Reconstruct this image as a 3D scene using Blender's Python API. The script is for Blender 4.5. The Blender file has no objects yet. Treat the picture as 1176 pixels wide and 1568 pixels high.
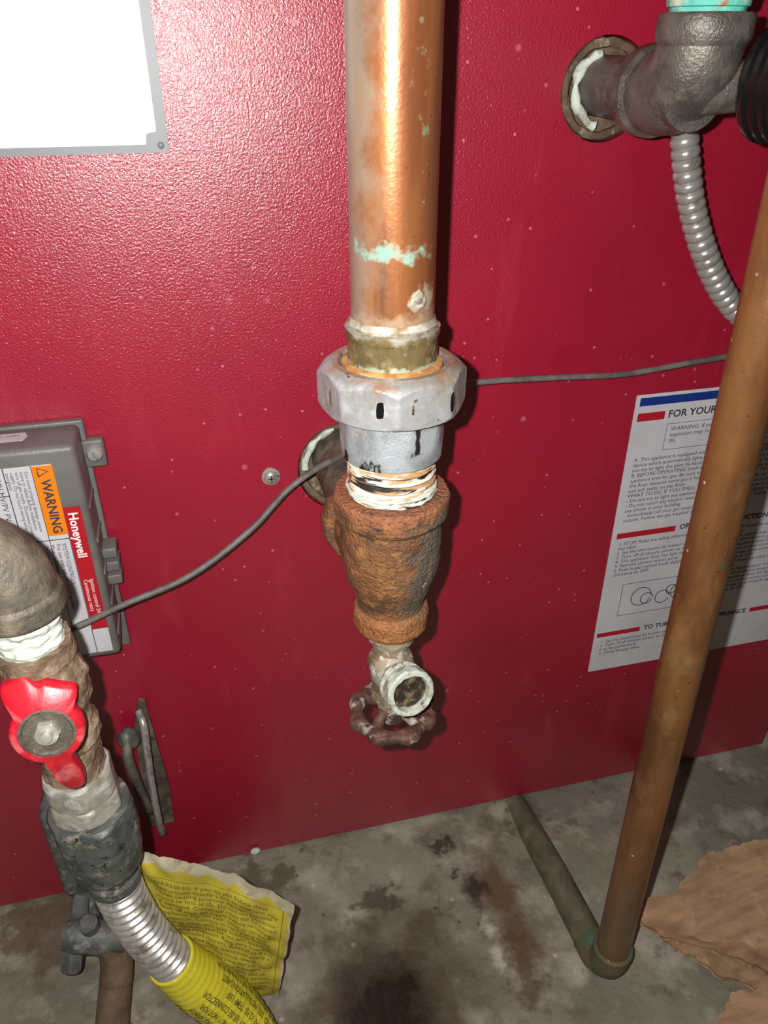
import bpy, bmesh, math, random
from mathutils import Vector, Matrix, noise, Quaternion
random.seed(7)
SC=bpy.context.scene; COL=SC.collection
SC.view_settings.view_transform='Standard'
# ---------------------------------------------------------------- materials
def srgb(r,g,b):
    f=lambda c:(c/255/12.92) if c/255<=.04045 else ((c/255+.055)/1.055)**2.4
    return (f(r),f(g),f(b),1)
def M(name,base,layers=(),rough=.5,metal=0.,bump=.3,bs=300,bd=.0006,coat=0,stretch=(1,1,1),spec=.5,bs2=None,bump2=0,cr=.15):
    m=bpy.data.materials.new(name); m.use_nodes=True; nt=m.node_tree; N=nt.nodes; L=nt.links
    b=N['Principled BSDF']; tc=N.new('ShaderNodeTexCoord'); P=tc.outputs['Object']
    b.inputs['Specular IOR Level'].default_value=spec
    b.inputs['Coat Weight'].default_value=coat; b.inputs['Coat Roughness'].default_value=cr
    def rgb(c):
        n=N.new('ShaderNodeRGB'); n.outputs[0].default_value=c; return n.outputs[0]
    def val(v):
        n=N.new('ShaderNodeValue'); n.outputs[0].default_value=v; return n.outputs[0]
    def noi(scale,st,detail=4,off=0):
        mp=N.new('ShaderNodeMapping'); mp.inputs['Scale'].default_value=st; mp.inputs['Location'].default_value=(off,off*.7,off*1.3)
        L.new(P,mp.inputs[0]); n=N.new('ShaderNodeTexNoise'); n.inputs['Scale'].default_value=scale; n.inputs['Detail'].default_value=detail
        n.inputs['Roughness'].default_value=.6
        L.new(mp.outputs[0],n.inputs['Vector']); return n.outputs['Fac']
    def mr(src,a,b_,c=0.,d=1.):
        n=N.new('ShaderNodeMapRange'); n.inputs[1].default_value=a; n.inputs[2].default_value=b_; n.inputs[3].default_value=c; n.inputs[4].default_value=d
        L.new(src,n.inputs[0]); return n.outputs[0]
    def math_(op,a,b_):
        n=N.new('ShaderNodeMath'); n.operation=op
        for i,s in enumerate((a,b_)):
            if isinstance(s,(int,float)): n.inputs[i].default_value=s
            else: L.new(s,n.inputs[i])
        return n.outputs[0]
    col=rgb(base); ro=val(rough); me=val(metal)
    for i,l in enumerate(layers):
        k=l.get('k','n'); st=l.get('st',(1,1,1))
        if k=='n':
            f=mr(noi(l['s'],st,l.get('d',4),i*3.1+.5),l['lo'],l['hi'])
        elif k=='v':
            v=N.new('ShaderNodeTexVoronoi'); v.inputs['Scale'].default_value=l['s']; L.new(P,v.inputs['Vector'])
            f=mr(v.outputs['Distance'],l['hi'],l['lo'])
            sp=N.new('ShaderNodeSeparateColor'); L.new(v.outputs['Color'],sp.inputs[0])
            f=math_('MULTIPLY',f,mr(sp.outputs[0],1-l.get('p',.3),1-l.get('p',.3)+.02))
        elif k=='s':
            a=N.new('ShaderNodeVectorMath'); a.operation='SUBTRACT'; L.new(P,a.inputs[0]); a.inputs[1].default_value=l['c']
            m2=N.new('ShaderNodeVectorMath'); m2.operation='MULTIPLY'; L.new(a.outputs[0],m2.inputs[0]); m2.inputs[1].default_value=st
            ln=N.new('ShaderNodeVectorMath'); ln.operation='LENGTH'; L.new(m2.outputs[0],ln.inputs[0])
            nn=mr(noi(l.get('s',60),(1,1,1),4,i*1.7),.25,.75,-l.get('amp',.01),l.get('amp',.01))
            dd=math_('ADD',ln.outputs['Value'],nn)
            f=mr(dd,l['r']+l.get('soft',.004),l['r'])
        if l.get('f',1)!=1: f=math_('MULTIPLY',f,l['f'])
        n=N.new('ShaderNodeMix'); n.data_type='RGBA'; L.new(f,n.inputs[0]); L.new(col,n.inputs[6]); n.inputs[7].default_value=l['c_']; col=n.outputs[2]
        for key in('rough','metal'):
            if key in l:
                n=N.new('ShaderNodeMix'); L.new(f,n.inputs[0]); src=ro if key=='rough' else me
                L.new(src,n.inputs[2]); n.inputs[3].default_value=l[key]
                if key=='rough': ro=n.outputs[0]
                else: me=n.outputs[0]
    L.new(col,b.inputs['Base Color']); L.new(ro,b.inputs['Roughness']); L.new(me,b.inputs['Metallic'])
    if bump:
        bn=N.new('ShaderNodeBump'); bn.inputs['Strength'].default_value=bump; bn.inputs['Distance'].default_value=bd
        L.new(noi(bs,stretch,3,9),bn.inputs['Height'])
        if bump2:
            b2=N.new('ShaderNodeBump'); b2.inputs['Strength'].default_value=bump2; b2.inputs['Distance'].default_value=bd*3
            L.new(noi(bs2,stretch,3,19),b2.inputs['Height']); L.new(b2.outputs[0],bn.inputs['Normal'])
        L.new(bn.outputs[0],b.inputs['Normal'])
        if coat: L.new(bn.outputs[0],b.inputs['Coat Normal'])
    return m
def N_(c,s,lo,hi,**k): return dict(k='n',c_=c,s=s,lo=lo,hi=hi,**k)
def V_(c,s,lo,hi,p=.3,**k): return dict(k='v',c_=c,s=s,lo=lo,hi=hi,p=p,**k)
def S_(c,cen,r,**k): return dict(k='s',c_=c,c=cen,r=r,**k)
W=srgb
m_red=M('red_enamel',W(162,20,50),[N_(W(146,16,44),6,.35,.7),N_(W(180,54,78),30,.60,.85,st=(1,1,.25),f=.5),V_(W(215,120,140),38,.05,.10,p=.22,f=.45),V_(W(215,120,140),75,.06,.12,p=.22,f=.5),V_(W(230,150,162),120,.07,.14,p=.18,f=.55),
        N_(W(122,12,24),10,.66,.72,f=.3)],rough=.38,bump=.8,bs=680,bd=.0005,spec=.5,coat=1,cr=.16)
m_plate=M('white_plate_face',W(242,244,240),[V_(W(215,228,235),45,.05,.5,p=.3,f=.5)],rough=.4,bump=0)
m_plateb=M('plate_border_grey',W(120,124,126),rough=.5,metal=.2,bump=.1)
m_label=M('label_white_paper',W(204,204,210),[N_(W(186,182,188),20,.4,.8)],rough=.45,bump=.05)
m_ink=M('ink_dark',W(58,58,66),rough=.6,bump=0)
m_blue=M('ink_blue',W(20,50,130),rough=.45,bump=0)
m_redink=M('ink_red',W(175,25,40),rough=.45,bump=0)
m_orange=M('ink_orange',W(235,130,20),rough=.45,bump=0)
m_ltxt=M('ink_white',W(240,235,230),rough=.5,bump=0)
m_cu=M('copper_main',W(180,116,70),[N_(W(140,84,52),26,.42,.60,st=(1,1,.12)),N_(W(202,156,112),40,.55,.75,st=(1,1,.10),f=.6),N_(W(112,88,70),90,.50,.66,st=(1,1,.10),f=.75),N_(W(120,100,84),60,.60,.72,st=(1,1,.3),f=.7),
      V_(W(90,60,45),260,.1,.2,p=.18,f=.7),S_(W(150,140,125),(.0745,-.134,.68),.006,amp=.006,s=60,soft=.008,st=(1,.4,.03),f=.7,metal=.1),
      S_(W(96,112,88),(.104,-.155,.650),-.0036,amp=.010,s=190,soft=.003,st=(1,.3,.10),f=.8,rough=.8,metal=0),
      S_(W(125,180,166),(.088,-.155,.5985),.0030,amp=.006,s=140,soft=.004,st=(.32,.32,1.5),f=.8,rough=.8,metal=0),
      S_(W(165,152,128),(.095,-.134,.566),.0010,amp=.006,s=120,soft=.006,st=(.1,.1,1.2),f=.6,rough=.7,metal=0),
      S_(W(165,158,140),(.109,-.152,.577),.004,amp=.004,s=180,soft=.004,f=.7,rough=.7,metal=0)],
      rough=.32,metal=.5,bump=.2,bs=400)
m_cu2=M('copper_dusty',W(138,94,56),[N_(W(104,68,42),26,.42,.6,st=(1,1,.3)),N_(W(164,126,84),45,.55,.75,st=(1,1,.5),f=.7),N_(W(110,92,72),80,.58,.7,f=.6),V_(W(208,194,176),150,.08,.18,p=.09,f=.85,metal=0),V_(W(60,45,35),200,.08,.2,p=.10,f=.8),
      V_(W(70,95,80),120,.1,.3,p=.06,f=.8),S_(W(95,82,60),(.272,-.185,0),.10,amp=.03,s=30,soft=.10,st=(1,1,1),f=.6,metal=0)],rough=.33,metal=.4,bump=.3,bs=300)
m_green=M('verdigris_copper',W(78,88,62),[N_(W(112,94,66),40,.4,.6),N_(W(66,112,96),50,.5,.7),V_(W(175,170,145),180,.1,.2,p=.1)],rough=.7,metal=.1,bump=.5)
m_greenp=M('floor_pipe_dull',W(104,100,80),[N_(W(84,88,68),30,.4,.6),N_(W(136,126,106),60,.5,.75,f=.7)],rough=.75,metal=.1,bump=.4)
m_turq=M('turquoise_copper',W(90,185,170),[N_(W(190,190,170),60,.45,.6),N_(W(170,110,60),80,.6,.7)],rough=.7,bump=.5)
m_solder=M('dull_solder',W(172,164,146),[N_(W(205,208,202),70,.5,.62),N_(W(140,118,84),90,.5,.62)],rough=.5,metal=.2,bump=.6)
m_collar=M('solder_brass',W(138,120,80),[N_(W(104,92,66),60,.4,.6,st=(1,1,.5)),N_(W(172,158,122),150,.5,.7),S_(W(200,200,192),(.095,-.134,.5605),-.0004,amp=.004,s=90,soft=.002,st=(.02,.02,1),f=.8),
      S_(W(180,192,172),(.095,-.134,.5440),.0006,amp=.002,s=200,soft=.001,st=(.02,.02,1))],rough=.38,metal=.45,bump=.4)
m_orangeR=M('orange_gasket',W(200,155,95),[N_(W(160,108,60),90,.4,.6)],rough=.8)
m_nut=M('galvanised_nut',W(168,170,173),[N_(W(148,144,138),50,.45,.65),N_(W(186,188,190),90,.52,.66,f=.8),S_(W(166,122,84),(.095,-.134,.549),.0045,amp=.006,s=110,soft=.005,st=(.1,.1,1),f=.8),N_(W(140,105,78),75,.64,.70,f=.5),N_(W(66,60,56),120,.69,.72),V_(W(95,92,88),220,.06,.14,p=.10)],rough=.45,metal=.3,bump=.5,bs=260)
m_body=M('galvanised_body',W(172,180,185),[N_(W(146,150,152),70,.42,.62),N_(W(44,42,40),60,.62,.65,st=(1,1,.5)),N_(W(160,125,92),60,.62,.72,f=.6)],rough=.45,metal=.3,bump=.7,bs=800)
m_dope=M('thread_dope',W(222,216,204),[N_(W(178,140,96),70,.44,.54,st=(.5,.5,4)),N_(W(36,30,26),55,.54,.58,st=(.5,.5,4)),N_(W(120,72,40),80,.60,.66)],rough=.55,bump=.4,bs=300)
m_rust=M('rusty_iron',W(130,86,52),[N_(W(90,66,48),50,.42,.6),N_(W(164,114,66),110,.5,.7),S_(W(98,90,78),(.128,-.152,.425),.025,amp=.014,s=90,soft=.012,st=(1,1,.55),f=.95),
      S_(W(160,98,68),(.095,-.134,.4665),.003,amp=.008,s=100,soft=.005,st=(.1,.1,1),f=.7),S_(W(215,205,190),(.1125,-.160,.420),.0014,amp=.0045,s=120,soft=.002,st=(1,1,.5)),
      S_(W(172,112,66),(.095,-.134,.38),.006,amp=.006,s=70,soft=.008,st=(.1,.1,1),f=.7),V_(W(58,44,34),380,.05,.38,p=.5,f=.8),V_(W(200,168,130),300,.05,.2,p=.16,f=.7)],rough=.65,bump=1,bs=480,bd=.0022)
m_valve=M('painted_bronze',W(165,150,130),[N_(W(120,95,70),90,.42,.6),N_(W(215,210,200),130,.52,.62),N_(W(80,60,45),100,.62,.7)],rough=.6,metal=.15,bump=.6,bs=500)
m_rim=M('outlet_rim',W(192,200,190),[N_(W(145,140,120),130,.5,.66),N_(W(105,90,66),90,.62,.7)],rough=.6,bump=.5,bs=500)
m_dark=M('dark_interior',W(40,32,24),[N_(W(120,105,75),150,.5,.65)],rough=.6,bump=.4)
m_wheel=M('rusty_handwheel',W(102,72,60),[N_(W(74,54,48),120,.42,.6),N_(W(176,166,160),90,.57,.66),N_(W(150,98,70),70,.60,.70)],rough=.6,metal=.15,bump=.8,bs=500,bd=.0008)
m_iron=M('black_iron',W(108,103,97),[N_(W(76,72,68),50,.4,.6),N_(W(142,130,116),90,.55,.75,f=.7),V_(W(180,170,160),260,.05,.14,p=.1,f=.6)],rough=.38,metal=.35,bump=.9,bs=620,bd=.0007)
m_iron2=M('dusty_black_iron',W(102,95,84),[N_(W(74,68,60),50,.4,.6),N_(W(146,134,114),60,.5,.75,f=.8),N_(W(132,98,74),50,.62,.72)],rough=.55,metal=.15,bump=.9,bs=420,bd=.0009)
m_brass=M('dusty_brass',W(148,128,106),[N_(W(112,90,72),60,.4,.6),N_(W(182,168,148),110,.5,.7,f=.8)],rough=.5,metal=.15,bump=1,bs=260,bd=.0016)
m_brass2=M('brass_bright_dust',W(176,174,164),[N_(W(138,130,112),60,.45,.65),N_(W(202,204,198),120,.52,.66)],rough=.45,metal=.3,bump=.5,bs=300)
m_nutd=M('dark_flare_nut',W(98,104,102),[N_(W(72,76,74),60,.4,.6),N_(W(160,155,138),120,.55,.68,f=.85),N_(W(56,50,44),200,.6,.66)],rough=.45,metal=.35,bump=.7,bs=350)
m_steel=M('stainless_corrugated',W(196,194,188),[N_(W(136,126,110),100,.5,.7)],rough=.3,metal=.6,bump=.1)
m_conduit=M('galvanised_conduit',W(176,174,170),[N_(W(138,130,116),120,.5,.7)],rough=.28,metal=.55,bump=.15)
m_yel=M('yellow_jacket',W(214,202,52),[N_(W(175,165,55),60,.5,.7,f=.6),N_(W(235,230,150),140,.6,.7,f=.6)],rough=.4,bump=.2)
m_tag=M('yellow_paper',W(204,188,60),[N_(W(184,166,66),40,.45,.7),N_(W(148,130,66),90,.64,.72,f=.5)],rough=.7,bump=.3,bs=200)
m_tagw=M('worn_paper_edge',W(200,192,164),[N_(W(155,145,110),90,.5,.7)],rough=.85,bump=.5)
m_tagk=M('tag_ink',W(92,84,32),rough=.7,bump=0)
m_hand=M('red_vinyl',W(200,28,46),[N_(W(165,20,38),60,.5,.7),N_(W(225,125,130),50,.56,.70,f=.75)],rough=.4,bump=.2,coat=.2)
m_box=M('grey_box_plastic',W(110,108,106),[N_(W(96,92,90),30,.4,.7)],rough=.45,bump=.3,bs=700)
m_wire=M('grey_cable',W(114,108,106),[N_(W(90,84,82),60,.4,.6)],rough=.5,bump=.1)
m_zinc=M('zinc_screw',W(190,190,185),[N_(W(120,115,105),150,.5,.7)],rough=.3,metal=.5,bump=.1)
m_seal=M('white_sealant',W(200,210,200),[N_(W(150,140,120),110,.5,.7)],rough=.7,bump=.7)
m_ins=M('hole_rust_ring',W(118,98,76),[N_(W(86,68,52),60,.4,.6),N_(W(165,155,135),70,.58,.7)],rough=.8,bump=.8)
m_black=M('black_plastic',W(16,16,17),rough=.3,bump=0,coat=.3)
m_face=M('gauge_face',W(230,230,228),rough=.4,bump=0)
m_grey=M('dull_grey_casting',W(112,116,114),[N_(W(84,86,84),50,.4,.6),N_(W(150,150,140),90,.55,.7)],rough=.6,metal=.2,bump=.5)
m_brown=M('brown_pipe',W(118,98,78),[N_(W(90,76,60),50,.4,.6)],rough=.75,bump=.5)
m_card=M('cardboard',W(172,138,106),[N_(W(142,112,84),25,.4,.65,st=(1,4,1)),N_(W(194,164,132),70,.55,.75,f=.6)],rough=.85,bump=.6,bs=140,bd=.0015)
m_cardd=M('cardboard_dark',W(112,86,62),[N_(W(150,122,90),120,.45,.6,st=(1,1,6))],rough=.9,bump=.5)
m_floor=M('concrete',W(150,146,130),[N_(W(122,118,105),9,.38,.62),N_(W(176,172,158),22,.5,.72),N_(W(106,98,84),38,.55,.68,f=.8),
      V_(W(208,203,188),42,.05,.12,p=.16,f=.8),V_(W(70,61,52),60,.05,.15,p=.18,f=.8),
      S_(W(80,67,51),(.09,-.165,0),.045,amp=.04,s=18,soft=.06,f=.85),
      S_(W(36,26,19),(.084,-.172,0),.022,amp=.022,s=24,soft=.034,f=.93,rough=.3),
      S_(W(100,76,52),(.212,-.105,0),.008,amp=.014,s=40,soft=.016,st=(1,.3,1),f=.85),
      S_(W(52,40,30),(.190,-.085,0),.002,amp=.012,s=50,soft=.012,st=(1,.5,1),f=.88),
      S_(W(90,72,54),(.208,-.165,0),.008,amp=.02,s=50,soft=.012,st=(1,.45,1),f=.75),
      S_(W(205,200,184),(.190,-.150,0),.000,amp=.012,s=60,soft=.008,st=(1,.3,1),f=.7),
      S_(W(74,62,50),(.10,-.075,0),.006,amp=.025,s=45,soft=.012,f=.8),
      S_(W(60,49,40),(.175,-.045,0),.002,amp=.022,s=50,soft=.008,st=(1,.6,1),f=.85),
      S_(W(80,69,56),(.27,-.03,0),.012,amp=.022,s=50,soft=.012,st=(1,.6,1),f=.65),
      S_(W(82,71,57),(-.02,-.03,0),.014,amp=.03,s=45,soft=.012,st=(.5,1,1),f=.7),
      S_(W(92,70,50),(-.19,-.03,0),.03,amp=.03,s=45,soft=.02,f=.7)],
      rough=.5,bump=.7,bs=150,bd=.0014)
m_wall=M('basement_block',W(120,114,104),[N_(W(95,90,82),8,.4,.6)],rough=.9,bump=.4,bs=60)
# ---------------------------------------------------------------- helpers
def group(name):
    e=bpy.data.objects.new(name,None); COL.objects.link(e); e.empty_display_size=.05; return e
def mk(name,verts,faces,mat,parent=None,smooth=True,ang=38,mats=None,fm=None):
    me=bpy.data.meshes.new(name); me.from_pydata([tuple(v) for v in verts],[],faces); me.update()
    ms=mats if mats else [mat]
    for m in ms: me.materials.append(m)
    if fm: me.polygons.foreach_set('material_index',fm)
    bm=bmesh.new(); bm.from_mesh(me); bmesh.ops.recalc_face_normals(bm,faces=bm.faces); bm.to_mesh(me); bm.free()
    if smooth:
        me.polygons.foreach_set('use_smooth',[True]*len(me.polygons)); me.set_sharp_from_angle(angle=math.radians(ang))
    o=bpy.data.objects.new(name,me); COL.objects.link(o)
    if parent: o.parent=parent
    return o
def basis(ax):
    a=Vector(ax).normalized(); q=Vector((0,0,1)).rotation_difference(a); return q
def lathe(name,prof,c,mat,parent=None,ax=(0,0,1),n=72,jit=0,js=120,poly=None,step=None,rot=0,ang=38,cap=True,helix=None):
    """prof: list (h,r) along axis ax from c; poly=(sides,apothem); helix=(pitch,depth)"""
    P=[prof[0]]
    for a,b in zip(prof,prof[1:]):
        d=math.hypot(b[0]-a[0],b[1]-a[1]); k=max(1,int(math.ceil(d/step))) if step else 1
        for i in range(1,k+1): P.append((a[0]+(b[0]-a[0])*i/k,a[1]+(b[1]-a[1])*i/k))
    q=basis(ax); c=Vector(c); vs=[];fs=[]
    for h,r in P:
        for i in range(n):
            t=2*math.pi*i/n; rr=r
            if poly:
                s,ap=poly; w=2*math.pi/s; u=((t+rot)%w)-w/2; rr=min(r,ap/math.cos(u))
            if helix: rr=r-helix[1]*abs(((h/helix[0]+t/(2*math.pi))%1)*2-1)
            v=c+q@Vector((rr*math.cos(t),rr*math.sin(t),h))
            if jit:
                d=q@Vector((math.cos(t),math.sin(t),0)); v=v+d*(jit*(noise.noise(v*js)+.5*noise.noise(v*js*2.7)))
            vs.append(v)
    for j in range(len(P)-1):
        for i in range(n):
            a=j*n+i; b=j*n+(i+1)%n; fs.append((a,b,b+n,a+n))
    if cap:
        fs.append(tuple(range(n-1,-1,-1))); fs.append(tuple(range((len(P)-1)*n,len(P)*n)))
    return mk(name,vs,fs,mat,parent,ang=ang)
def cat(pts,sub):
    pts=[Vector(p) for p in pts]; P=[pts[0]*2-pts[1]]+pts+[pts[-1]*2-pts[-2]]; out=[]
    for i in range(1,len(P)-2):
        a,b,c,d=P[i-1:i+3]
        for k in range(sub):
            t=k/sub
            out.append(.5*((2*b)+(c-a)*t+(2*a-5*b+4*c-d)*t*t+(3*b-a-3*c+d)*t**3))
    out.append(pts[-1]); return out
def resample(pts,step):
    out=[pts[0].copy()]; acc=0
    for a,b in zip(pts,pts[1:]):
        d=(b-a).length; 
        if d<1e-9: continue
        pos=step-acc
        while pos<=d: out.append(a+(b-a)*(pos/d)); pos+=step
        acc=(acc+d)%step
    return out
def frames(pts):
    T=[(pts[min(i+1,len(pts)-1)]-pts[max(i-1,0)]).normalized() for i in range(len(pts))]
    n=T[0].orthogonal().normalized(); F=[]
    for i,t in enumerate(T):
        if i: 
            q=T[i-1].rotation_difference(t); n=q@n
        n=(n-t*n.dot(t)).normalized(); F.append((t,n,t.cross(n)))
    return F
def sweep(name,pts,r,mat,parent=None,n=20,closed=False,rf=None,jit=0,js=150,ang=45):
    vs=[];fs=[]; K=len(pts)
    if closed:
        T=[(pts[(i+1)%K]-pts[i-1]).normalized() for i in range(K)]
        F=[(t,Vector((0,0,1)),t.cross(Vector((0,0,1))).normalized()) for t in T]
    else: F=frames(pts)
    s=0
    for i,p in enumerate(pts):
        if i: s+=(p-pts[i-1]).length
        rr=rf(s,i) if rf else r
        for k in range(n):
            a=2*math.pi*k/n; d=F[i][1]*math.cos(a)+F[i][2]*math.sin(a); v=p+d*rr
            if jit: v=v+d*(jit*noise.noise(v*js))
            vs.append(v)
    for i in range(K if closed else K-1):
        for k in range(n):
            a=i*n+k; b=i*n+(k+1)%n; c=((i+1)%K)*n; fs.append((a,b,c+(k+1)%n,c+k))
    if not closed: fs.append(tuple(range(n-1,-1,-1))); fs.append(tuple(range((K-1)*n,K*n)))
    return mk(name,vs,fs,mat,parent,ang=ang)
def box(name,lo,hi,mat,parent=None,bev=0,seg=3):
    bm=bmesh.new(); bmesh.ops.create_cube(bm,size=1)
    for v in bm.verts: v.co=Vector([(lo[i]+hi[i])/2+v.co[i]*(hi[i]-lo[i]) for i in range(3)])
    if bev: bmesh.ops.bevel(bm,geom=list(bm.edges),offset=bev,segments=seg,affect='EDGES',profile=.5)
    me=bpy.data.meshes.new(name); bm.to_mesh(me); bm.free(); me.materials.append(mat)
    if bev:
        me.polygons.foreach_set('use_smooth',[True]*len(me.polygons)); me.set_sharp_from_angle(angle=math.radians(38))
    o=bpy.data.objects.new(name,me); COL.objects.link(o)
    if parent:o.parent=parent
    return o
def prism(name,pts,mat,parent,off,ax=1):
    off=Vector(off); pts=[Vector(p) for p in pts]; n=len(pts)
    vs=pts+[p+off for p in pts]; fs=[tuple(range(n)),tuple(range(2*n-1,n-1,-1))]+[(i,(i+1)%n,(i+1)%n+n,i+n) for i in range(n)]
    return mk(name,vs,fs,mat,parent,smooth=False)
def rects(name,rs,mapf,mat,parent):
    vs=[];fs=[]
    for (u0,v0,u1,v1) in rs:
        k=len(vs); vs+=[mapf(u0,v0),mapf(u1,v0),mapf(u1,v1),mapf(u0,v1)]; fs.append((k,k+1,k+2,k+3))
    return mk(name,vs,fs,mat,parent,smooth=False)
def text(name,body,size,mapf,mat,parent,width=0,space=1.0,bold=0):
    cu=bpy.data.curves.new(name,'FONT'); cu.body=body; cu.size=size; cu.resolution_u=2; cu.space_line=space; cu.align_y='TOP'
    if bold: cu.offset=bold
    if width: cu.text_boxes[0].width=width
    o=bpy.data.objects.new(name+'_tmp',cu); COL.objects.link(o); bpy.context.view_layer.update()
    dg=bpy.context.evaluated_depsgraph_get(); me=bpy.data.meshes.new_from_object(o.evaluated_get(dg)); bpy.data.objects.remove(o)
    for v in me.vertices: v.co=mapf(v.co.x,v.co.y)
    me.materials.clear(); me.materials.append(mat); me.name=name
    ob=bpy.data.objects.new(name,me); COL.objects.link(ob); ob.parent=parent; return ob
def blob(name,c,r,mat,parent,sc=(1,1,1),jit=0,js=100,sub=3,q=None):
    bm=bmesh.new(); bmesh.ops.create_icosphere(bm,subdivisions=sub,radius=1)
    for v in bm.verts:
        p=Vector([v.co[i]*r*sc[i] for i in range(3)])
        if q: p=q@p
        p=p+Vector(c); 
        if jit: p=p+v.co*jit*noise.noise(p*js)
        v.co=p
    me=bpy.data.meshes.new(name); bm.to_mesh(me); bm.free(); me.materials.append(mat); me.polygons.foreach_set('use_smooth',[True]*len(me.polygons))
    o=bpy.data.objects.new(name,me); COL.objects.link(o)
    if parent:o.parent=parent
    return o
# ---------------------------------------------------------------- room shell
box('floor',(-1.3,-1.6,-.05),(1.8,1.3,0),m_floor)
box('ceiling',(-1.3,-1.6,2.3),(1.8,1.3,2.35),m_wall)
box('wall_back',(-1.3,1.3,0),(1.8,1.36,2.3),m_wall)
box('wall_left',(-1.36,-1.6,0),(-1.3,1.3,2.3),m_wall)
box('wall_right',(1.8,-1.6,0),(1.86,1.3,2.3),m_wall)
box('wall_front',(-1.3,-1.66,0),(1.8,-1.6,2.3),m_wall)
# ---------------------------------------------------------------- boiler
boiler=group('boiler')
jk=box('jacket_panel',(-.55,0,.003),(.563,.75,1.45),m_red,boiler)
def cut(obj,cx,cz,r):
    cu=lathe('cutter',[(-.02,r),(.03,r)],(cx,0,cz),m_ins,None,ax=(0,1,0),n=64)
    mod=obj.modifiers.new('b','BOOLEAN'); mod.object=cu; mod.operation='DIFFERENCE'; mod.solver='EXACT'
    bpy.context.view_layer.update(); dg=bpy.context.evaluated_depsgraph_get()
    me=bpy.data.meshes.new_from_object(obj.evaluated_get(dg)); obj.modifiers.clear(); obj.data=me; bpy.data.objects.remove(cu)
cut(jk,.0965,.413,.036); cut(jk,.2655,.654,.0295)
jk.data.polygons.foreach_set('use_smooth',[False]*len(jk.data.polygons))
for nm,cx,cz,r in(('pipe_opening_ring',.0965,.413,.036),('pipe_opening_ring_upper',.2655,.654,.0295)):
    lathe(nm,[(0,r-.001),(.004,r-.001),(.004,r-.006),(.001,r-.006)],(cx,.0008,cz),m_ins,boiler,ax=(0,1,0),n=64,jit=.001,cap=False)
    lathe(nm+'_backing',[(0,r-.0012),(.003,r-.0012)],(cx,.012,cz),m_ins,boiler,ax=(0,1,0),n=48)
def arc(cx,cz,r,a0,a1,y,n=14): return [Vector((cx+r*math.cos(math.radians(a0+(a1-a0)*i/n)),y,cz+r*math.sin(math.radians(a0+(a1-a0)*i/n)))) for i in range(n+1)]
sweep('pipe_sealant',arc(.0965,.413,.0300,105,180,.004),.0020,m_seal,boiler,n=12,jit=.002)
sweep('pipe_sealant_upper',arc(.2655,.654,.0200,105,258,.001),.0030,m_seal,boiler,n=12,jit=.0030)
lathe('panel_screw',[(0,.0066),(.001,.0066),(.0012,.0055),(.003,.0048),(.0042,.003),(.0046,.0005)],(.041,0,.4125),m_zinc,boiler,ax=(0,-1,0),n=32)
rects('panel_screw_slot',[(-.0025,-.0005,.0025,.0005),(-.0005,-.0025,.0005,.0025)],lambda u,v:Vector((.041+u,-.00475,.4125+v)),m_dark,boiler)
blob('base_rivet',(-.004,-.004,.009),.0040,m_seal,boiler,sc=(1.2,.8,.8),jit=.001)
npl=group('name_plate'); 
def rr(x0,z0,x1,z1,r,y,k=5):
    out=[]
    for cx,cz,a in((x1-r,z1-r,0),(x0+r,z1-r,90),(x0+r,z0+r,180),(x1-r,z0+r,270)):
        for i in range(k+1):
            t=math.radians(a+90*i/k); out.append((cx+r*math.cos(t),y,cz+r*math.sin(t)))
    return out
prism('border',rr(-.215,.6262,-.0005,.80,.002,-.0002),m_plateb,npl,(0,-.0010,0))
x1,z0=-.0062,.6305
prism('face',[(-.210,-.0013,z0),(x1-.0065,-.0013,z0),(x1-.0055,-.0013,z0+.0055),(x1,-.0013,z0+.0065),(x1,-.0013,.795),(-.21,-.0013,.795)],m_plate,npl,(0,-.0005,0))
lathe('rivet',[(0,.0018),(.0012,.0015),(.0016,.0005)],(-.0046,-.0012,.6298),m_plateb,npl,ax=(0,-1,0),n=16)
# instruction label
lab=group('instruction_label')
prism('sheet',rr(.3255,.163,.548,.446,.001,-.0001),m_label,lab,(0,-.0004,0))
mf=lambda ox,oz,y=-.0008:(lambda u,v:Vector((ox+u,y,oz+v)))
rects('blue_stripe',[(.329,.4365,.546,.4435)],mf(0,0),m_blue,lab)
rects('red_stripes',[(.329,.4235,.353,.4305),(.330,.3135,.386,.319),(.328,.2045,.372,.2095),(.52,.4235,.546,.4305),(.50,.3135,.546,.319),(.49,.2045,.546,.2095)],mf(0,0),m_redink,lab)
text('title','FOR YOUR SAFETY READ BEFORE OPERATING',.0088,mf(.356,.4315),m_ink,lab,bold=.0002)
rects('frame_lines',[(.357,.4185,.52,.4189),(.357,.3955,.52,.3959),(.357,.3955,.3574,.4189),(.5196,.3955,.52,.4189),(.345,.2625,.425,.2630),(.345,.2270,.425,.2275),(.345,.2270,.3455,.2630),(.4245,.2270,.425,.2630)],mf(0,0),m_ink,lab)
text('warning_text','WARNING: If you do not follow these instructions exactly, a fire or explosion may result causing property damage, personal injury or loss of life.',.0052,mf(.361,.4165),m_ink,lab,width=.155)
body=('A. This appliance is equipped with an ignition device which automatically lights the pilot. Do not try to light the pilot by hand.\n'
'B. BEFORE OPERATING smell all around the appliance area for gas. Be sure to smell next to the floor because some gas is heavier than air and will settle on the floor.\n'
'WHAT TO DO IF YOU SMELL GAS\n- Do not try to light any appliance.\n- Do not touch any electric switch; do not use any phone in your building.\n- Immediately call your gas supplier from a phone outside. Follow the gas supplier instructions.\n')
text('safety_text',body,.0049,mf(.333,.3915),m_ink,lab,width=.098,space=.98)
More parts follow.
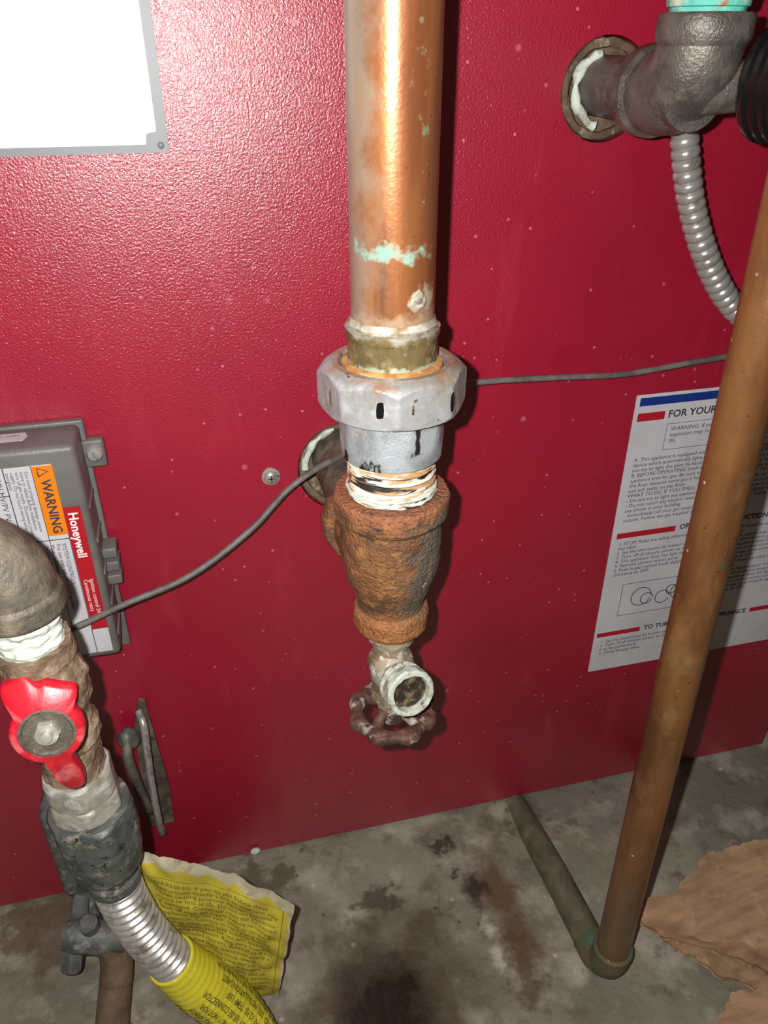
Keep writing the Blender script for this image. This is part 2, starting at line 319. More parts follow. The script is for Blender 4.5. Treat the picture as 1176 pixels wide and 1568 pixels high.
text('safety_text_column',body[120:],.0049,mf(.440,.3915),m_ink,lab,width=.10,space=.98)
text('operating_title','OPERATING INSTRUCTIONS',.0072,mf(.390,.3205),m_ink,lab,bold=.0002)
body2=('1. STOP! Read the safety information above on this label.\n2. Set the thermostat to lowest setting.\n3. Turn off all electric power to the appliance.\n4. This appliance does not light by hand.\n5. Remove control access panel.\n6. Push in gas control knob slightly and turn clockwise to OFF.\n')
text('operating_text',body2,.0049,mf(.333,.3100),m_ink,lab,width=.098,space=.95)
text('operating_text_column',body2*2,.0049,mf(.440,.3100),m_ink,lab,width=.10,space=.95)
for i,(cx,cz,r) in enumerate([(.366,.246,.010),(.372,.243,.006),(.388,.242,.007),(.396,.249,.005),(.405,.246,.009)]):
    sweep('diagram_%d'%(i+1),[Vector((cx+r*math.cos(a*.314),-.0007,cz+r*math.sin(a*.314))) for a in range(20)],.0004,m_ink,lab,n=5)
text('turn_off_title','TO TURN OFF GAS TO APPLIANCE',.0070,mf(.376,.2108),m_ink,lab,bold=.0002)
text('turn_off_text','1. Set the thermostat to lowest setting.\n2. Turn off all electric power to the appliance if service is to be performed.\n3. Close the gas valve.',.0049,mf(.333,.2010),m_ink,lab,width=.11,space=.95)
# ---------------------------------------------------------------- centre pipe assembly
cx,cy=.0955,-.134
cp=group('copper_water_pipe')
lathe('pipe',[(.552,.0205),(2.3,.0205)],(cx,cy,0),m_cu,cp,n=96)
lathe('solder_bead',[(.561,.0212),(.5625,.0220),(.5640,.0212),(.5655,.0206)],(cx,cy,0),m_solder,cp,n=72,jit=.0008,js=150,step=.001)
lathe('collar',[(.541,.0205),(.541,.0225),(.5555,.0226),(.557,.0236),(.5605,.0236),(.5612,.0215)],(cx,cy,0),m_collar,cp,n=96,jit=.0003,step=.0015)
tw=Vector((-.25,-.968,0)); rt=Vector((.968,-.25,0))
a=math.radians(34); d=tw*math.cos(a)+rt*math.sin(a)
blob('solder_blob',Vector((cx,cy,.5765))+d*.0203,.0046,m_solder,cp,sc=(1,.4,1.1),jit=.0035,js=300,q=Vector((0,1,0)).rotation_difference(d))
blob('solder_blob_pit',Vector((cx,cy,.5772))+d*.0221,.0017,m_wire,cp,sc=(1,.4,1),q=Vector((0,1,0)).rotation_difference(d))
un=group('pipe_union')
lathe('gasket_ring',[(.5375,.0225),(.5375,.0262),(.5425,.0255),(.5435,.023)],(cx,cy,0),m_orangeR,un,n=72,jit=.0004,step=.001)
R0=math.radians(10)
lathe('union_nut',[(.5185,.0250),(.5185,.0345),(.5200,.0372),(.5215,.0385),(.5345,.0395),(.5375,.0380),(.5405,.0350),(.5430,.0310),(.5430,.0275),(.5390,.0262),(.5350,.026)],(cx,cy,0),m_nut,un,n=160,poly=(8,.0356),rot=R0,step=.0010,jit=.0003,js=160,ang=28)
for k,(deg,w_,h_,mt) in enumerate(((-57,.0022,.0085,m_iron2),(-9,.0040,.0085,m_black),(16,.0012,.0050,m_dark),(18,.0020,.0016,m_dark),(50,.0024,.0100,m_black),(54,.0014,.0060,m_dark))):
    a=math.radians(deg); dd=tw*math.cos(a)+rt*math.sin(a); t=math.atan2(dd.y,dd.x); vv=[]
    cc=Vector((cx,cy,.5300+(.0045 if k==3 else 0)))
    for k2 in range(12):
        th=2*math.pi*k2/12; ex_=abs(math.cos(th))**.5*(1 if math.cos(th)>0 else -1); ez_=abs(math.sin(th))**.5*(1 if math.sin(th)>0 else -1)
        du=w_/2*ex_*(1+.3*noise.noise(Vector((k,k2*1.7,0)))); dz=h_/2*ez_*(1+.2*noise.noise(Vector((k,k2*1.7,5))))
        tt_=t+du/.037; w=2*math.pi/8; u=((tt_+R0)%w)-w/2; z_=cc.z+dz
        rcap=.0385+.001*max(0,min(1,(z_-.5215)/.013)) if z_<.5345 else .0395-.5*(z_-.5345)
        rr_=min(rcap,.0356/math.cos(u))+.00035
        vv.append(Vector((cx+rr_*math.cos(tt_),cy+rr_*math.sin(tt_),z_+du*.2)))
    prism('nut_mark_%d'%(k+1),vv,mt,un,-dd*.0012)
lathe('union_tailpiece',[(.4900,.0240),(.4915,.0268),(.5010,.0276),(.5180,.0282),(.5205,.0282)],(cx,cy,0),m_body,un,n=96,poly=(10,.0270),rot=.2,step=.0015,jit=.0003)
iron=group('iron_reducing_tee')
lathe('threaded_nipple',[(.464,.0240),(.4900,.0246),(.4915,.0246)],(cx,cy,0),m_dope,iron,n=120,jit=.0006,js=140,step=.0004,helix=(.0046,.0028),ang=60)
sweep('thread_tape_wrap',[Vector((cx+.0242*math.cos(t*.12),cy+.0242*math.sin(t*.12),.4700+t*.000012+.0015*math.sin(t*.09))) for t in range(105)],.0009,m_seal,iron,n=8,jit=.0012,js=260)
lathe('tee_run',[(.4620,.0232),(.4675,.0236),(.4685,.0255),(.4680,.0312),(.4660,.0322),(.4560,.0322),(.4535,.0304),(.4515,.0284),(.4400,.0288),(.4250,.0284),(.4130,.0264),(.4030,.0232),(.3960,.0205),(.3895,.0198),(.3880,.0220),(.3860,.0226),(.3760,.0224),(.3730,.0205),(.3728,.0140)],(cx,cy,0),m_rust,iron,n=140,jit=.0007,js=110,step=.0010)
lathe('tee_branch',[(0,.0265),(.030,.0262),(.040,.0264),(.0415,.0310),(.044,.0322),(.052,.0322),(.054,.0305),(.054,.0235)],(cx,cy,.4205),m_rust,iron,ax=(0,1,0),n=90,jit=.0007,js=110,step=.002)
lathe('branch_nipple',[(.054,.0228),(.145,.0228)],(cx,cy,.4175),m_iron2,boiler,ax=(0,1,0),n=64,jit=.0006,step=.003)
# drain valve
dv=group('drain_valve')
lathe('inlet_neck',[(.352,.0105),(.3600,.0120),(.3640,.0125),(.3645,.0155),(.3700,.0160),(.3728,.0150)],(cx,cy,0),m_valve,dv,n=64,jit=.0010,js=200,step=.001)
blob('valve_body',(cx,cy,.341),.0145,m_valve,dv,sc=(1,1,1.25),jit=.0012,js=150,sub=4)
od=Vector((.12,-.93,.24)).normalized()
lathe('outlet_barrel',[(0,.0125),(.016,.0125),(.018,.0135),(.020,.0144),(.0215,.0137),(.0230,.0146),(.0245,.0139),(.026,.0148),(.030,.0151),(.0345,.0150),(.0355,.0142),(.0352,.0116),(.0300,.0112)],(cx,cy,.3355),m_rim,dv,ax=od,n=72,jit=.0008,js=200,step=.001,cap=False)
lathe('outlet_bore',[(.0302,.0114),(.0180,.0105),(.0175,.004)],(cx,cy,.3355),m_dark,dv,ax=od,n=48,jit=.0005,js=200)
lathe('bonnet',[(.304,.0085),(.312,.0090),(.313,.0125),(.322,.0128),(.326,.0115),(.335,.0115)],(cx,cy,0),m_valve,dv,n=48,poly=(6,.0112),jit=.0004,step=.0015)
hz=.2985; hc=Vector((cx+.0015,cy,hz))
K=192; NS=20; vs=[];fs=[]
for i in range(K):   # flat scalloped cast rim
    t=2*math.pi*i/K; w=math.cos(8*t)
    ro=.0288+.0018*w; ri=.0192-.0004*w; hh=.0040+.0006*w
    for k in range(NS):
        a=2*math.pi*k/NS; e=.75
        ca_,sa_=math.cos(a),math.sin(a)
        rad=(ro+ri)/2+(ro-ri)/2*math.copysign(abs(ca_)**e,ca_); zz_=hh*math.copysign(abs(sa_)**e,sa_)
        v=hc+Vector((rad*math.cos(t+.2),rad*math.sin(t+.2),zz_)); v=v+Vector((math.cos(t+.2),math.sin(t+.2),sa_))*(.0010*noise.noise(v*260))
        vs.append(v)
for i in range(K):
    for k in range(NS): fs.append((i*NS+k,i*NS+(k+1)%NS,((i+1)%K)*NS+(k+1)%NS,((i+1)%K)*NS+k))
mk('wheel_rim',vs,fs,m_wheel,dv,ang=60)
for k in range(4):
    t=.5+k*math.pi/2
    p=[hc+Vector((math.cos(t+dt)*r,math.sin(t+dt)*r,z)) for r,dt,z in((.004,0,.005),(.010,.1,.0045),(.016,.2,.001),(.022,.25,0))]
    sweep('wheel_spoke_%d'%(k+1),cat(p,5),.0038,m_wheel,dv,n=12,jit=.0004,js=260)
lathe('wheel_hub',[(-.006,.005),(-.005,.0080),(.004,.0090),(.0075,.0065)],hc,m_wheel,dv,n=32,jit=.0004,step=.001)
# ---------------------------------------------------------------- right copper pipe
rp=group('copper_discharge_pipe')
rx,ry=.2705,-.190
top=Vector((.248,-.178,2.3)); bot=Vector((rx,ry,.034))
sweep('riser',[bot+(top-bot)*(i/4) for i in range(5)],.0132,m_cu2,rp,n=48)
el=[Vector((rx,ry,.045)),Vector((rx,ry,.032)),Vector((rx-.001,ry+.004,.022)),Vector((rx-.003,ry+.012,.017)),Vector((rx-.004,ry+.026,.0160))]
sweep('base_elbow',cat(el,8),.0150,m_green,rp,n=40,jit=.0008,js=120)
lathe('elbow_rim',[(0,.0152),(.001,.0160),(.005,.0160),(.006,.0150)],(rx,ry,.040),m_green,rp,n=48)
sweep('floor_run',[Vector((rx-.004,ry+.024,.0140)),Vector((.267,-.09,.0060)),Vector((.266,-.002,-.0080))],.0128,m_greenp,rp,n=32,jit=.0004)
# ---------------------------------------------------------------- upper right iron elbow
ie=group('iron_pipe_elbow'); ex,ey,ez=.2650,-.095,.656
lathe('nipple',[(-.022,.0170),(.085,.0170)],(ex,-.012,ez),m_iron,ie,ax=(0,-1,0),n=64)
R=.026
ring=[Vector((ex,ey+.036,ez))]+[Vector((ex,ey+R*(1-math.sin(math.pi/2*i/12)),ez+R*(1-math.cos(math.pi/2*i/12)))) for i in range(13)]+[Vector((ex,ey,ez+.032))]
sweep('elbow_body',ring,.0212,m_iron,ie,n=48,jit=.0003)
lathe('collar_wall_side',[(0,.0180),(.0005,.0222),(.002,.0234),(.011,.0234),(.014,.0210)],(ex,ey+.046,ez),m_iron,ie,ax=(0,-1,0),n=64)
lathe('collar_upper',[(0,.0212),(.003,.0232),(.0125,.0234),(.014,.0224),(.0142,.019)],(ex,ey,ez+.022),m_iron,ie,n=64)
lathe('copper_adapter',[(.034,.018),(.038,.0185),(.0385,.0200),(.046,.0204),(.048,.018)],(ex,ey,ez),m_turq,ie,n=64,jit=.0007,step=.001)
lathe('copper_stub',[(.048,.0150),(2.3-ez,.0150)],(ex,ey,ez),m_cu2,ie,n=48)
ga=group('pressure_gauge'); ax=Vector((.42,-.90,0)).normalized(); gc=(.2935,-.108,.662)
lathe('side_branch',[(0,.012),(.034,.012)],(ex+.003,ey,ez+.002),m_iron,ie,ax=(1,-.20,.1),n=40)
pr=[(0,.016),(.002,.0245)]
for i in range(4): pr+=[(.004+i*.005,.0265),(.007+i*.005,.0275),(.0078+i*.005,.0262)]
pr+=[(.026,.0275),(.030,.0270),(.031,.0185),(.028,.0180)]
lathe('case',pr,gc,m_black,ga,ax=ax,n=64)
lathe('dial',[(.0275,.0182),(.0282,.0182)],gc,m_face,ga,ax=ax,n=48)
# ---------------------------------------------------------------- conduit
co=group('flexible_metal_conduit')
path=cat([(.2965,-.010,.668),(.2975,-.024,.664),(.298,-.036,.652),(.300,-.041,.630),(.3135,-.04,.593),(.334,-.04,.556),(.359,-.04,.526),(.385,-.04,.510),(.42,-.035,.502),(.46,-.024,.502),(.478,-.011,.502)],16)
path=resample(path,.0006)
sweep('corrugated_tube',path,.0083,m_conduit,co,n=24,rf=lambda s,i:.0072+.0015*(1-abs(((s/.0066)%1)*2-1)**2.2),ang=60)
lathe('wall_fitting',[(.0005,.0105),(.008,.0105),(.010,.0090)],(.2965,0,.669),m_conduit,co,ax=(0,-1,0),n=32)
lathe('wall_fitting_lower',[(.0005,.0105),(.008,.0105),(.010,.0090)],(.478,0,.502),m_conduit,co,ax=(0,-1,0),n=32)
# ---------------------------------------------------------------- cable
ca=group('electrical_cable')
path=cat([(-.30,-.050,.300),(-.20,-.052,.318),(-.135,-.055,.334),(-.099,-.053,.345),(-.068,-.050,.355),(-.023,-.045,.3675),(.020,-.035,.3905),(.0485,-.028,.4145),(.070,-.028,.4290),(.088,-.040,.4440),(.110,-.055,.4640),(.150,-.036,.4770),(.182,-.020,.4775),(.245,-.016,.4740),(.300,-.015,.4710),(.350,-.016,.4750),(.416,-.016,.4800),(.46,-.01,.481),(.475,-.003,.481)],14)
sweep('sheath',path,.0022,m_wire,ca,n=14)
# ---------------------------------------------------------------- ignition control box
ib=group('ignition_control_box')
bx0,bx1=-.26,-.079
box('housing',(bx0,-.038,.303),(bx1,-.001,.4695),m_box,ib,bev=.004,seg=4)
box('back_flange',(bx0,-.006,.285),(bx1+.003,-.0005,.472),m_box,ib,bev=.0015)
box('mounting_ear',(bx1-.002,-.008,.438),(bx1+.013,-.0005,.458),m_box,ib,bev=.002)
lathe('ear_screw',[(0,.0055),(.002,.0055),(.004,.004),(.0045,.001)],(bx1+.0065,-.008,.449),m_zinc,ib,ax=(0,-1,0),n=24)
for i in range(3): box('connector_%d'%(i+1),(bx1-.001,-.022,.353+i*.011),(bx1+.009,-.006,.3605+i*.011),m_box,ib,bev=.001)
for i in range(5): box('side_rib_%d'%(i+1),(bx1-.001,-.034,.318+i*.026),(bx1+.0012,-.010,.321+i*.026),m_box,ib,bev=.0004)
fy=-.0384
prism('box_label',[(-.20,fy,.309),(-.0945,fy,.309),(-.0945,fy,.459),(-.20,fy,.459)],m_label,ib,(0,-.0003,0))
g=lambda y:(lambda u,v:Vector((u,y,v)))
rects('label_red_band',[(-.0938,.330,-.0835,.428)],g(fy-.0006),m_redink,ib)
rects('label_white_band',[(-.0938,.309,-.0835,.3295)],g(fy-.0006),m_label,ib)
rects('label_orange_band',[(-.1060,.4085,-.0940,.4585)],g(fy-.0007),m_orange,ib)
rects('label_lines',[(-.1225,.309,-.1219,.459),(-.1064,.309,-.1060,.459),(-.2,.405,-.094,.4056),(-.13,.440,-.122,.4406)],g(fy-.0007),m_ink,ib)
down=lambda ox,oz,y:(lambda u,v:Vector((ox+v,y,oz-u)))
text('warning_word','WARNING',.0080,down(-.0960,.449,fy-.0009),m_ink,ib,bold=.0002)
sweep('warning_triangle',[Vector(p) for p in((-.103,fy-.0009,.4515),(-.097,fy-.0009,.4545),(-.103,fy-.0009,.4572),(-.103,fy-.0009,.4515))],.0004,m_ink,ib,n=5)
text('band_word','Honeywell',.0080,down(-.0850,.424,fy-.0009),m_ltxt,ib,bold=.0002)
text('band_small','Ignition control 24V\nContinuous retry',.0038,down(-.0850,.372,fy-.0009),m_ltxt,ib)
text('box_text_small','Can cause property damage, severe injury or death. Before installation, turn off gas supply. Disconnect power supply. Do not touch wiring while energized.',.0030,down(-.1080,.456,fy-.0009),m_ink,ib,width=.048,space=.9)
text('box_text_lower','SYSTEM CONTROLS\nFor use with natural and LP gas valve.\nMade in Mexico\n24 VAC 60 Hz',.0036,down(-.0965,.402,fy-.0009),m_ink,ib,width=.085)
text('box_text_left','MV MV/PV PV\nGND 24V\nTH-W SENSE\nSPARK',.0050,down(-.1240,.452,fy-.0009),m_ink,ib,width=.12)
prism('top_sticker',[(-.150,-.024,.4696),(-.110,-.024,.4696),(-.108,-.018,.4696),(-.110,-.012,.4696),(-.150,-.012,.4696)],m_label,ib,(0,0,.0002))
text('top_sticker_text','MANUFACTURED UNDER',.0028,lambda u,v:Vector((-.145+u,-.015+v,.4700)),m_ink,ib)
# ---------------------------------------------------------------- left gas line
gx,gy=-.0925,-.17
gl=group('gas_supply_line')
Rr=.028
pp=[Vector((gx,gy,.456))]+[Vector((gx-Rr+Rr*math.cos(math.pi/2*i/12),gy,.459+Rr*math.sin(math.pi/2*i/12))) for i in range(13)]+[Vector((gx-Rr-.006,gy,.459+Rr))]
sweep('elbow',pp,.0198,m_iron2,gl,n=48,jit=.0006,js=120)
lathe('elbow_collar',[(.4475,.0155),(.4475,.0208),(.4490,.0216),(.4570,.0216),(.4595,.0200)],(gx,gy,0),m_iron2,gl,n=64,jit=.0004,step=.001)
lathe('elbow_collar_side',[(0,.0200),(.002,.0216),(.011,.0216),(.012,.017)],(gx-Rr,gy,.459+Rr),m_iron2,gl,ax=(-1,0,0),n=64)
lathe('horizontal_pipe',[(0,.0155),(1.29+gx-Rr-.01,.0155)],(gx-Rr-.01,gy,.459+Rr),m_iron2,gl,ax=(-1,0,0),n=40)
lathe('taped_nipple',[(.420,.0150),(.4265,.0160),(.4485,.0168)],(gx,gy,0),m_seal,gl,n=80,jit=.0016,js=150,step=.0005,helix=(.0060,.0012),ang=60)
bv=group('gas_ball_valve')
lathe('valve_body',[(.4275,.0150),(.4280,.0185),(.4180,.0192),(.4160,.0175),(.4120,.0180),(.4060,.0198),(.3980,.0208),(.3900,.0200),(.3840,.0175),(.3800,.0165),(.3720,.0165),(.3690,.0190),(.3620,.0190),(.3590,.0165),(.3480,.0158),(.3380,.0158),(.3360,.0140)],(gx,gy,0),m_brass,bv,n=80,jit=.0012,js=140,step=.0013)
ha=Vector((.05,-1,.22)).normalized(); hq=basis(ha)
bc=Vector((gx+.001,gy,.388))
lathe('stem_boss',[(0,.0120),(.025,.0120),(.027,.0105)],bc,m_brass,bv,ax=ha,n=40,jit=.0005)
hcn=bc+ha*.026
hx=Vector((1,0,0)); hx=(hx-ha*hx.dot(ha)).normalized(); hzv=ha.cross(hx)*-1
if hzv.z<0: hzv=-hzv
def hr(t):
    r=.0172
    for a0,len_,hw in((math.radians(112),.0300,.0078),(math.radians(66),.0240,.0090),(math.radians(-84),.0430,.0060)):
        dlt=(t-a0+math.pi)%(2*math.pi)-math.pi
        if abs(dlt)<1.3 and math.cos(dlt)>0:
            x=abs(math.sin(dlt)); rb=len_/math.cos(dlt)
            if rb*x>hw: rb=hw/x
            r=max(r,rb)
    return r
K=240; top_=[];bt=[];mid=[]
for i in range(K):
    t=2*math.pi*i/K; r=sum(hr(t+o) for o in(-.08,-.04,0,.04,.08))/5; d=hx*math.cos(t)+hzv*math.sin(t)
    bend=.012*max(0,(r-.018)/.025)
    top_.append(hcn+d*(r-.0014)+ha*(.0060-bend)); mid.append(hcn+d*r+ha*(.0045-bend)); bt.append(hcn+d*r-ha*(.0005+bend))
inn=[hcn+(hx*math.cos(2*math.pi*i/K)+hzv*math.sin(2*math.pi*i/K))*.0133+ha*.0062 for i in range(K)]
inb=[v-ha*.004 for v in inn]
vs=bt+mid+top_+inn+inb; fs=[]
for j in range(4):
    for i in range(K): a_=j*K+i;b_=j*K+(i+1)%K; fs.append((a_,b_,b_+K,a_+K))
fs.append(tuple(range(K-1,-1,-1)))
mk('red_handle',vs,fs,m_hand,bv,ang=50)
lathe('handle_disc',[(0,.0134),(.0052,.0134),(.0056,.0118),(.0044,.0108),(.0040,.0065)],hcn,m_iron2,bv,ax=ha,n=48,jit=.0003,step=.001)
lathe('handle_nut',[(.003,.0066),(.0066,.0066),(.0074,.0054)],hcn,m_brass2,bv,ax=ha,n=48,poly=(6,.0056))
lathe('stem_tip',[(.007,.0030),(.0105,.0028),(.011,.0016)],hcn,m_zinc,bv,ax=ha,n=24)
fg=group('flexible_gas_connector')
lathe('adapter_hex',[(.3375,.0155),(.3375,.0175),(.3350,.0190),(.3220,.0193),(.3190,.0180),(.3175,.0190),(.3140,.0200),(.3080,.0200),(.3060,.0180)],(gx,gy,0),m_brass2,fg,n=96,poly=(6,.0178),rot=.4,step=.0012,jit=.0004,ang=28)
lathe('flare_nut',[(.3060,.0180),(.3055,.0222),(.3030,.0242),(.2860,.0245),(.2820,.0234),(.2780,.0232),(.2640,.0218),(.2560,.0205),(.2530,.0185),(.2530,.0125)],(gx,gy,0),m_nutd,fg,n=96,poly=(6,.0222),rot=.1,step=.0012,jit=.0004,ang=28)
lathe('sleeve',[(.2540,.0130),(.2420,.0130),(.2410,.0155),(.2350,.0158),(.2330,.0140)],(gx,gy,0),m_nutd,fg,n=64)
raw=cat([(gx,gy,.240),(gx+.001,gy,.215),(gx+.004,gy,.190),(gx+.009,gy,.165),(gx+.017,gy,.138),(gx+.027,gy,.110),(gx+.040,gy-.001,.080),(gx+.052,gy-.006,.054),(gx+.062,gy-.022,.034),(gx+.068,gy-.050,.0235),(gx+.068,gy-.12,.0215),(gx+.06,gy-.25,.0215),(gx+.03,gy-.5,.0215)],16)
path=resample(raw,.0006)
nn=int(.118/.0006)
sweep('corrugated_tube',path[:nn],.0145,m_steel,fg,n=40,rf=lambda s,i:.0108+.0042*(math.sin(s/.0068*2*math.pi)*.5+.5)**.7,ang=70)
ypath=resample(path[nn-22:],.002)
YR=.0165
yr=lambda i:YR+.0030*min(1,i/20)
sweep('yellow_sleeve',ypath,YR,m_yel,fg,n=48,rf=lambda s,i:yr(i)+.0004*math.sin(s/.0062*6.283))
F=frames(ypath)
def ymap(s0,ang0):
    def f(u,v):
        s=s0-u; i=min(len(ypath)-2,max(0,int(s/.002))); fr=s/.002-i; p=ypath[i].lerp(ypath[i+1],fr); t=F[i][0]
        c=Vector((.1,-.7,.7)); c=(c-t*c.dot(t)).normalized(); b=t.cross(c); a=ang0-v/YR
        return p+(c*math.cos(a)-b*math.sin(a))*(yr(i)+.0008)
    return f
lines=['DO NOT REMOVE THIS LABEL  KEEP CONNECTOR FREE','FROM BENDING AND KINKS  LEAK TEST ALL JOINTS','FOR INDOOR OR OUTDOOR USE ONLY  NOT FOR','MOVABLE APPLIANCES  DO NOT REUSE CONNECTOR','WARNING: MAX PRESSURE 1/2 PSI  TEMP 150F','DISCARD IF DAMAGED  SEE INSTALLATION SHEET','READ INSTRUCTIONS BEFORE USE OF CONNECTOR']
for i,l in enumerate(lines):
    text('sleeve_print_%d'%(i+1),l,.0050,ymap(.150,-1.2+i*.38),m_tagk,fg,bold=.0001)
for e in (gl,bv,fg):
    piv=Vector((gx,gy,.33))
    e.matrix_world=Matrix.Translation(piv)@Matrix.Rotation(-.035,4,'Y')@Matrix.Translation(-piv)
# ---------------------------------------------------------------- yellow tag
tg=group('warning_tag')
TL,TR,BR,BL=Vector((-.077,-.150,.236)),Vector((.020,-.148,.138)),Vector((.000,-.135,.004)),Vector((-.075,-.142,.058))
nrm=Vector((-.1,-.95,.3)).normalized()
def tmap(u,v,off=0):
    p=TL.lerp(TR,u).lerp(BL.lerp(BR,u),v)
    w=.005*math.sin(u*5+1)*math.cos(v*4)+.0055*noise.noise(Vector((u*3,v*3,0)))+.0028*noise.noise(Vector((u*9,v*9,4)))+.006*u*u
    return p+nrm*(w+off)
nu,nv=80,70; vs=[];fs=[];fm=[]
def edge(u):
    return .018*noise.noise(Vector((u*9,1.3,0)))+.010*noise.noise(Vector((u*30,5,0)))
for lay in(0,1):
    for j in range(nv+1):
        for i in range(nu+1):
            u=i/nu; v=j/nv; vv=v+(1-v)*(edge(u)-.05*math.exp(-((u-.22)/.2)**2)); uu=u+.018*noise.noise(Vector((3,v*8,2)))*u
            vs.append(tmap(uu,vv,0 if lay==0 else -.0008))
o_=(nu+1)*(nv+1)
for j in range(nv):
    for i in range(nu):
        a=j*(nu+1)+i; q=(a,a+1,a+nu+2,a+nu+1); fs.append(q)
        u=i/nu; v=j/nv
        e=(v<.055+.05*noise.noise(Vector((u*8,2,7)))+.03*u) or (u>.975+.02*noise.noise(Vector((v*12,9,7))))
        fm.append(1 if e else 0)
        fs.append(tuple(o_+k for k in reversed(q))); fm.append(1)
mk('tag_sheet',vs,fs,m_tag,tg,ang=60,mats=[m_tag,m_tagw],fm=fm)
LU=(TR-TL).length; LV=(BL-TL).length
tt=('WARNING: If you do not follow these instructions exactly a fire or explosion may result causing property damage, personal injury or loss of life. '
 'Do not use connector if damaged. Connector must not be reused. Shut off main gas supply before removing appliance. Do not kink, twist or torque the connector. '
 'Connect to rigid piping only. Test all joints with soap solution; bubbles indicate leaks. Not for use with mobile or vibrating equipment. Keep away from walls and corrosive cleaners. ')
text('tag_text',tt*2,.0066,lambda x,y:tmap(.06+x/LU,.13-y/(LV*.95),.0009),m_tagk,tg,width=LU*.86,space=.95)
rects('tag_rule_lines',[(.05+i*.044,.105,.05+(i+1)*.044,.108) for i in range(20)]+[(.93,.105+i*.043,.934,.105+(i+1)*.043) for i in range(20)],lambda u,v:tmap(u,v,.0011),m_tagk,tg)
# ---------------------------------------------------------------- grey parts behind left
gc_=group('gas_control_valve')
box('casting',(-.165,-.048,.058),(-.128,-.001,.165),m_grey,gc_,bev=.006)
lathe('knob',[(0,.012),(.010,.012),(.013,.0095)],(-.140,-.048,.125),m_grey,gc_,ax=(0,-1,0),n=36,poly=(8,.0115))
box('foot_bracket',(-.160,-.060,.0),(-.140,-.010,.060),m_grey,gc_,bev=.004)
cock=group('pilot_shutoff_cock')
lathe('cock_body',[(0,.0105),(.010,.0130),(.028,.0130),(.040,.0105),(.048,.0105)],(-.160,-.088,.070),m_grey,cock,ax=(1,-.15,-.25),n=40,jit=.0004,step=.002)
lathe('cock_cap',[(0,.009),(.016,.009),(.018,.007)],(-.154,-.092,.058),m_grey,cock,ax=(-.2,-.6,-.7),n=30,poly=(6,.0080))
lathe('cock_plug',[(0,.0075),(.016,.0075),(.018,.005)],(-.138,-.090,.074),m_grey,cock,ax=(0,-.3,1),n=30)
lathe('cock_inlet',[(0,.007),(.026,.007)],(-.150,-.086,.066),m_grey,cock,ax=(0,1,.1),n=24)
sweep('cock_pipe',cat([(-.128,-.090,.060),(-.124,-.096,.044),(-.126,-.106,.028),(-.129,-.125,.018),(-.137,-.30,.0135),(-.152,-.60,.0135)],8),.0130,m_brown,cock,n=32,jit=.0004)
# latch bracket on panel
lb=group('panel_latch_bracket')
X=-.008
sweep('bracket_arm',cat([(-.072+X,-.012,.222),(-.069+X,-.022,.214),(-.070+X,-.027,.190),(-.072+X,-.027,.150),(-.073+X,-.026,.110),(-.074+X,-.018,.080),(-.075+X,-.0055,.072)],6),.0030,m_zinc,lb,n=12)
prism('bracket_plate',[(-.080+X,-.001,.195),(-.072+X,-.001,.226),(-.067+X,-.001,.224),(-.062+X,-.001,.120),(-.064+X,-.001,.075),(-.086+X,-.001,.075)],m_iron2,lb,(0,-.0035,0))
blob('bracket_knuckle',(-.084+X,-.013,.195),.009,m_grey,lb,sc=(1,.9,1.1),jit=.002)
sweep('bracket_hinge',cat([(-.082+X,-.008,.200),(-.086+X,-.022,.190),(-.084+X,-.026,.165),(-.080+X,-.022,.120),(-.080+X,-.008,.105)],6),.0042,m_iron2,lb,n=12)
# ---------------------------------------------------------------- cardboard
cb=group('torn_cardboard')
def sheet(name,outline,zf,th,seed):
    """torn corrugated board: dense grid inside ragged outline; two liners + fluted core edge"""
    pts=[]
    n=len(outline)
    for i in range(n):
        a=Vector((*outline[i],0)); b=Vector((*outline[(i+1)%n],0)); k=max(2,int((b-a).length/.0025))
        for j in range(k):
            p=a.lerp(b,j/k); nrm2=(b-a).normalized().cross(Vector((0,0,1))); p=p+nrm2*(.0030*noise.noise(p*110+Vector((seed,0,0)))+.0016*noise.noise(p*420+Vector((seed,0,0)))); pts.append(p)
    cx_=sum(p.x for p in pts)/len(pts); cy_=sum(p.y for p in pts)/len(pts); c0=Vector((cx_,cy_,0))
    rings=26; vs=[]; fs=[]; m=len(pts)
    def zz(p): return zf(p.x,p.y)+.004*noise.noise(Vector((p.x*28,p.y*28,seed)))+.0018*noise.noise(Vector((p.x*90,p.y*90,seed)))
    for r in range(rings):
        s=1-r/rings
        for p in pts:
            q=c0+(p-c0)*s; vs.append(Vector((q.x,q.y,zz(q)+th)))
    vs.append(Vector((c0.x,c0.y,zz(c0)+th)))
    for r in range(rings-1):
        for i in range(m): fs.append((r*m+i,r*m+(i+1)%m,(r+1)*m+(i+1)%m,(r+1)*m+i))
    ci=len(vs)-1
    for i in range(m): fs.append(((rings-1)*m+i,(rings-1)*m+(i+1)%m,ci))
    b0=len(vs)
    for lev in(.7,.35,0):
        for i,p in enumerate(pts):
            q=c0+(p-c0)*(1-(.012 if lev==.35 else .004)); fl=.0003*math.sin(i*1.9)
            vs.append(Vector((q.x,q.y,zz(q)+th*lev+fl)))
    prev=0
    for k in range(3):
        cur=b0+k*m
        for i in range(m): fs.append((prev+i,prev+(i+1)%m,cur+(i+1)%m,cur+i))
        prev=cur
    fs.append(tuple(range(prev,prev+m)))
    o=mk(name,vs,fs,m_card,cb,ang=30); return o
def fold(x,y):
    # crease running from the left tip towards the lower right
    d=(y+.182)-(-.22)*(x-.304); return d
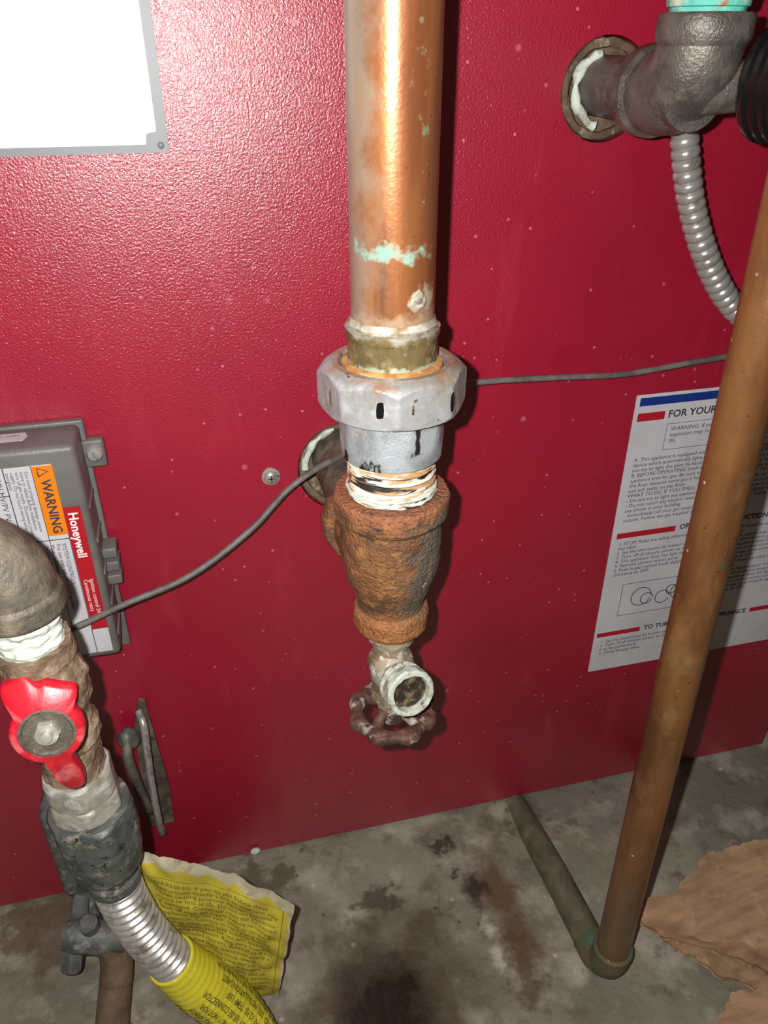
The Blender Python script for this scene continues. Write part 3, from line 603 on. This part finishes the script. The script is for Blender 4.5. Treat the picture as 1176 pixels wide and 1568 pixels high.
sheet('upper_flap',[(.304,-.168),(.312,-.160),(.326,-.157),(.336,-.161),(.372,-.150),(.386,-.141),(.443,-.146),(.56,-.155),(.56,-.30),(.46,-.262),(.383,-.240),(.345,-.207),(.314,-.188)],
   lambda x,y:.034+.02*(x-.31)+.42*max(0,fold(x,y)-.010)+.06*max(0,x-.39)+.20*max(0,-fold(x,y)-.006),.0055,1)
sheet('lower_flap',[(.322,-.186),(.42,-.172),(.56,-.18),(.56,-.31),(.46,-.272),(.385,-.250),(.345,-.216)],lambda x,y:.022+.01*(x-.31),.0050,5)
sheet('front_flap',[(.318,-.262),(.345,-.243),(.372,-.250),(.46,-.28),(.56,-.31),(.56,-.42),(.34,-.42),(.322,-.30)],lambda x,y:.038+.15*max(0,x-.36),.0055,9)
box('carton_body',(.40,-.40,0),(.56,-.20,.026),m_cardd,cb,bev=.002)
# ---------------------------------------------------------------- lights + camera
cam_loc=Vector((0,-.5,.68)); yaw=math.radians(14); pitch=math.radians(31)
fwd=Vector((math.sin(yaw)*math.cos(pitch),math.cos(yaw)*math.cos(pitch),-math.sin(pitch)))
right=Vector((math.cos(yaw),-math.sin(yaw),0)); up=right.cross(fwd)
cd=bpy.data.cameras.new('camera'); cam=bpy.data.objects.new('camera',cd); COL.objects.link(cam); SC.camera=cam
cam.matrix_world=Matrix.Translation(cam_loc)@Matrix((right,up,-fwd)).transposed().to_4x4()
cd.sensor_fit='VERTICAL'; cd.sensor_height=32; cd.sensor_width=24; cd.lens=32*1200/1568; cd.clip_start=.01
ld=bpy.data.lights.new('phone_flash','POINT'); ld.energy=14.5; ld.shadow_soft_size=.0035; ld.color=(1,.97,.93)
lo=bpy.data.objects.new('phone_flash',ld); COL.objects.link(lo); lo.location=cam_loc-right*.022+up*.010
ld=bpy.data.lights.new('ambient_fill','POINT'); ld.energy=3; ld.shadow_soft_size=.08; ld.color=(1,.86,.68)  # added warm fill, stands in for ambient light inside the closed room
lo=bpy.data.objects.new('ambient_fill',ld); COL.objects.link(lo); lo.location=(-.3,-1.0,2.15)
w=bpy.data.worlds.new('world'); SC.world=w; w.use_nodes=True; w.node_tree.nodes['Background'].inputs[0].default_value=(.05,.05,.05,1); w.node_tree.nodes['Background'].inputs[1].default_value=.5
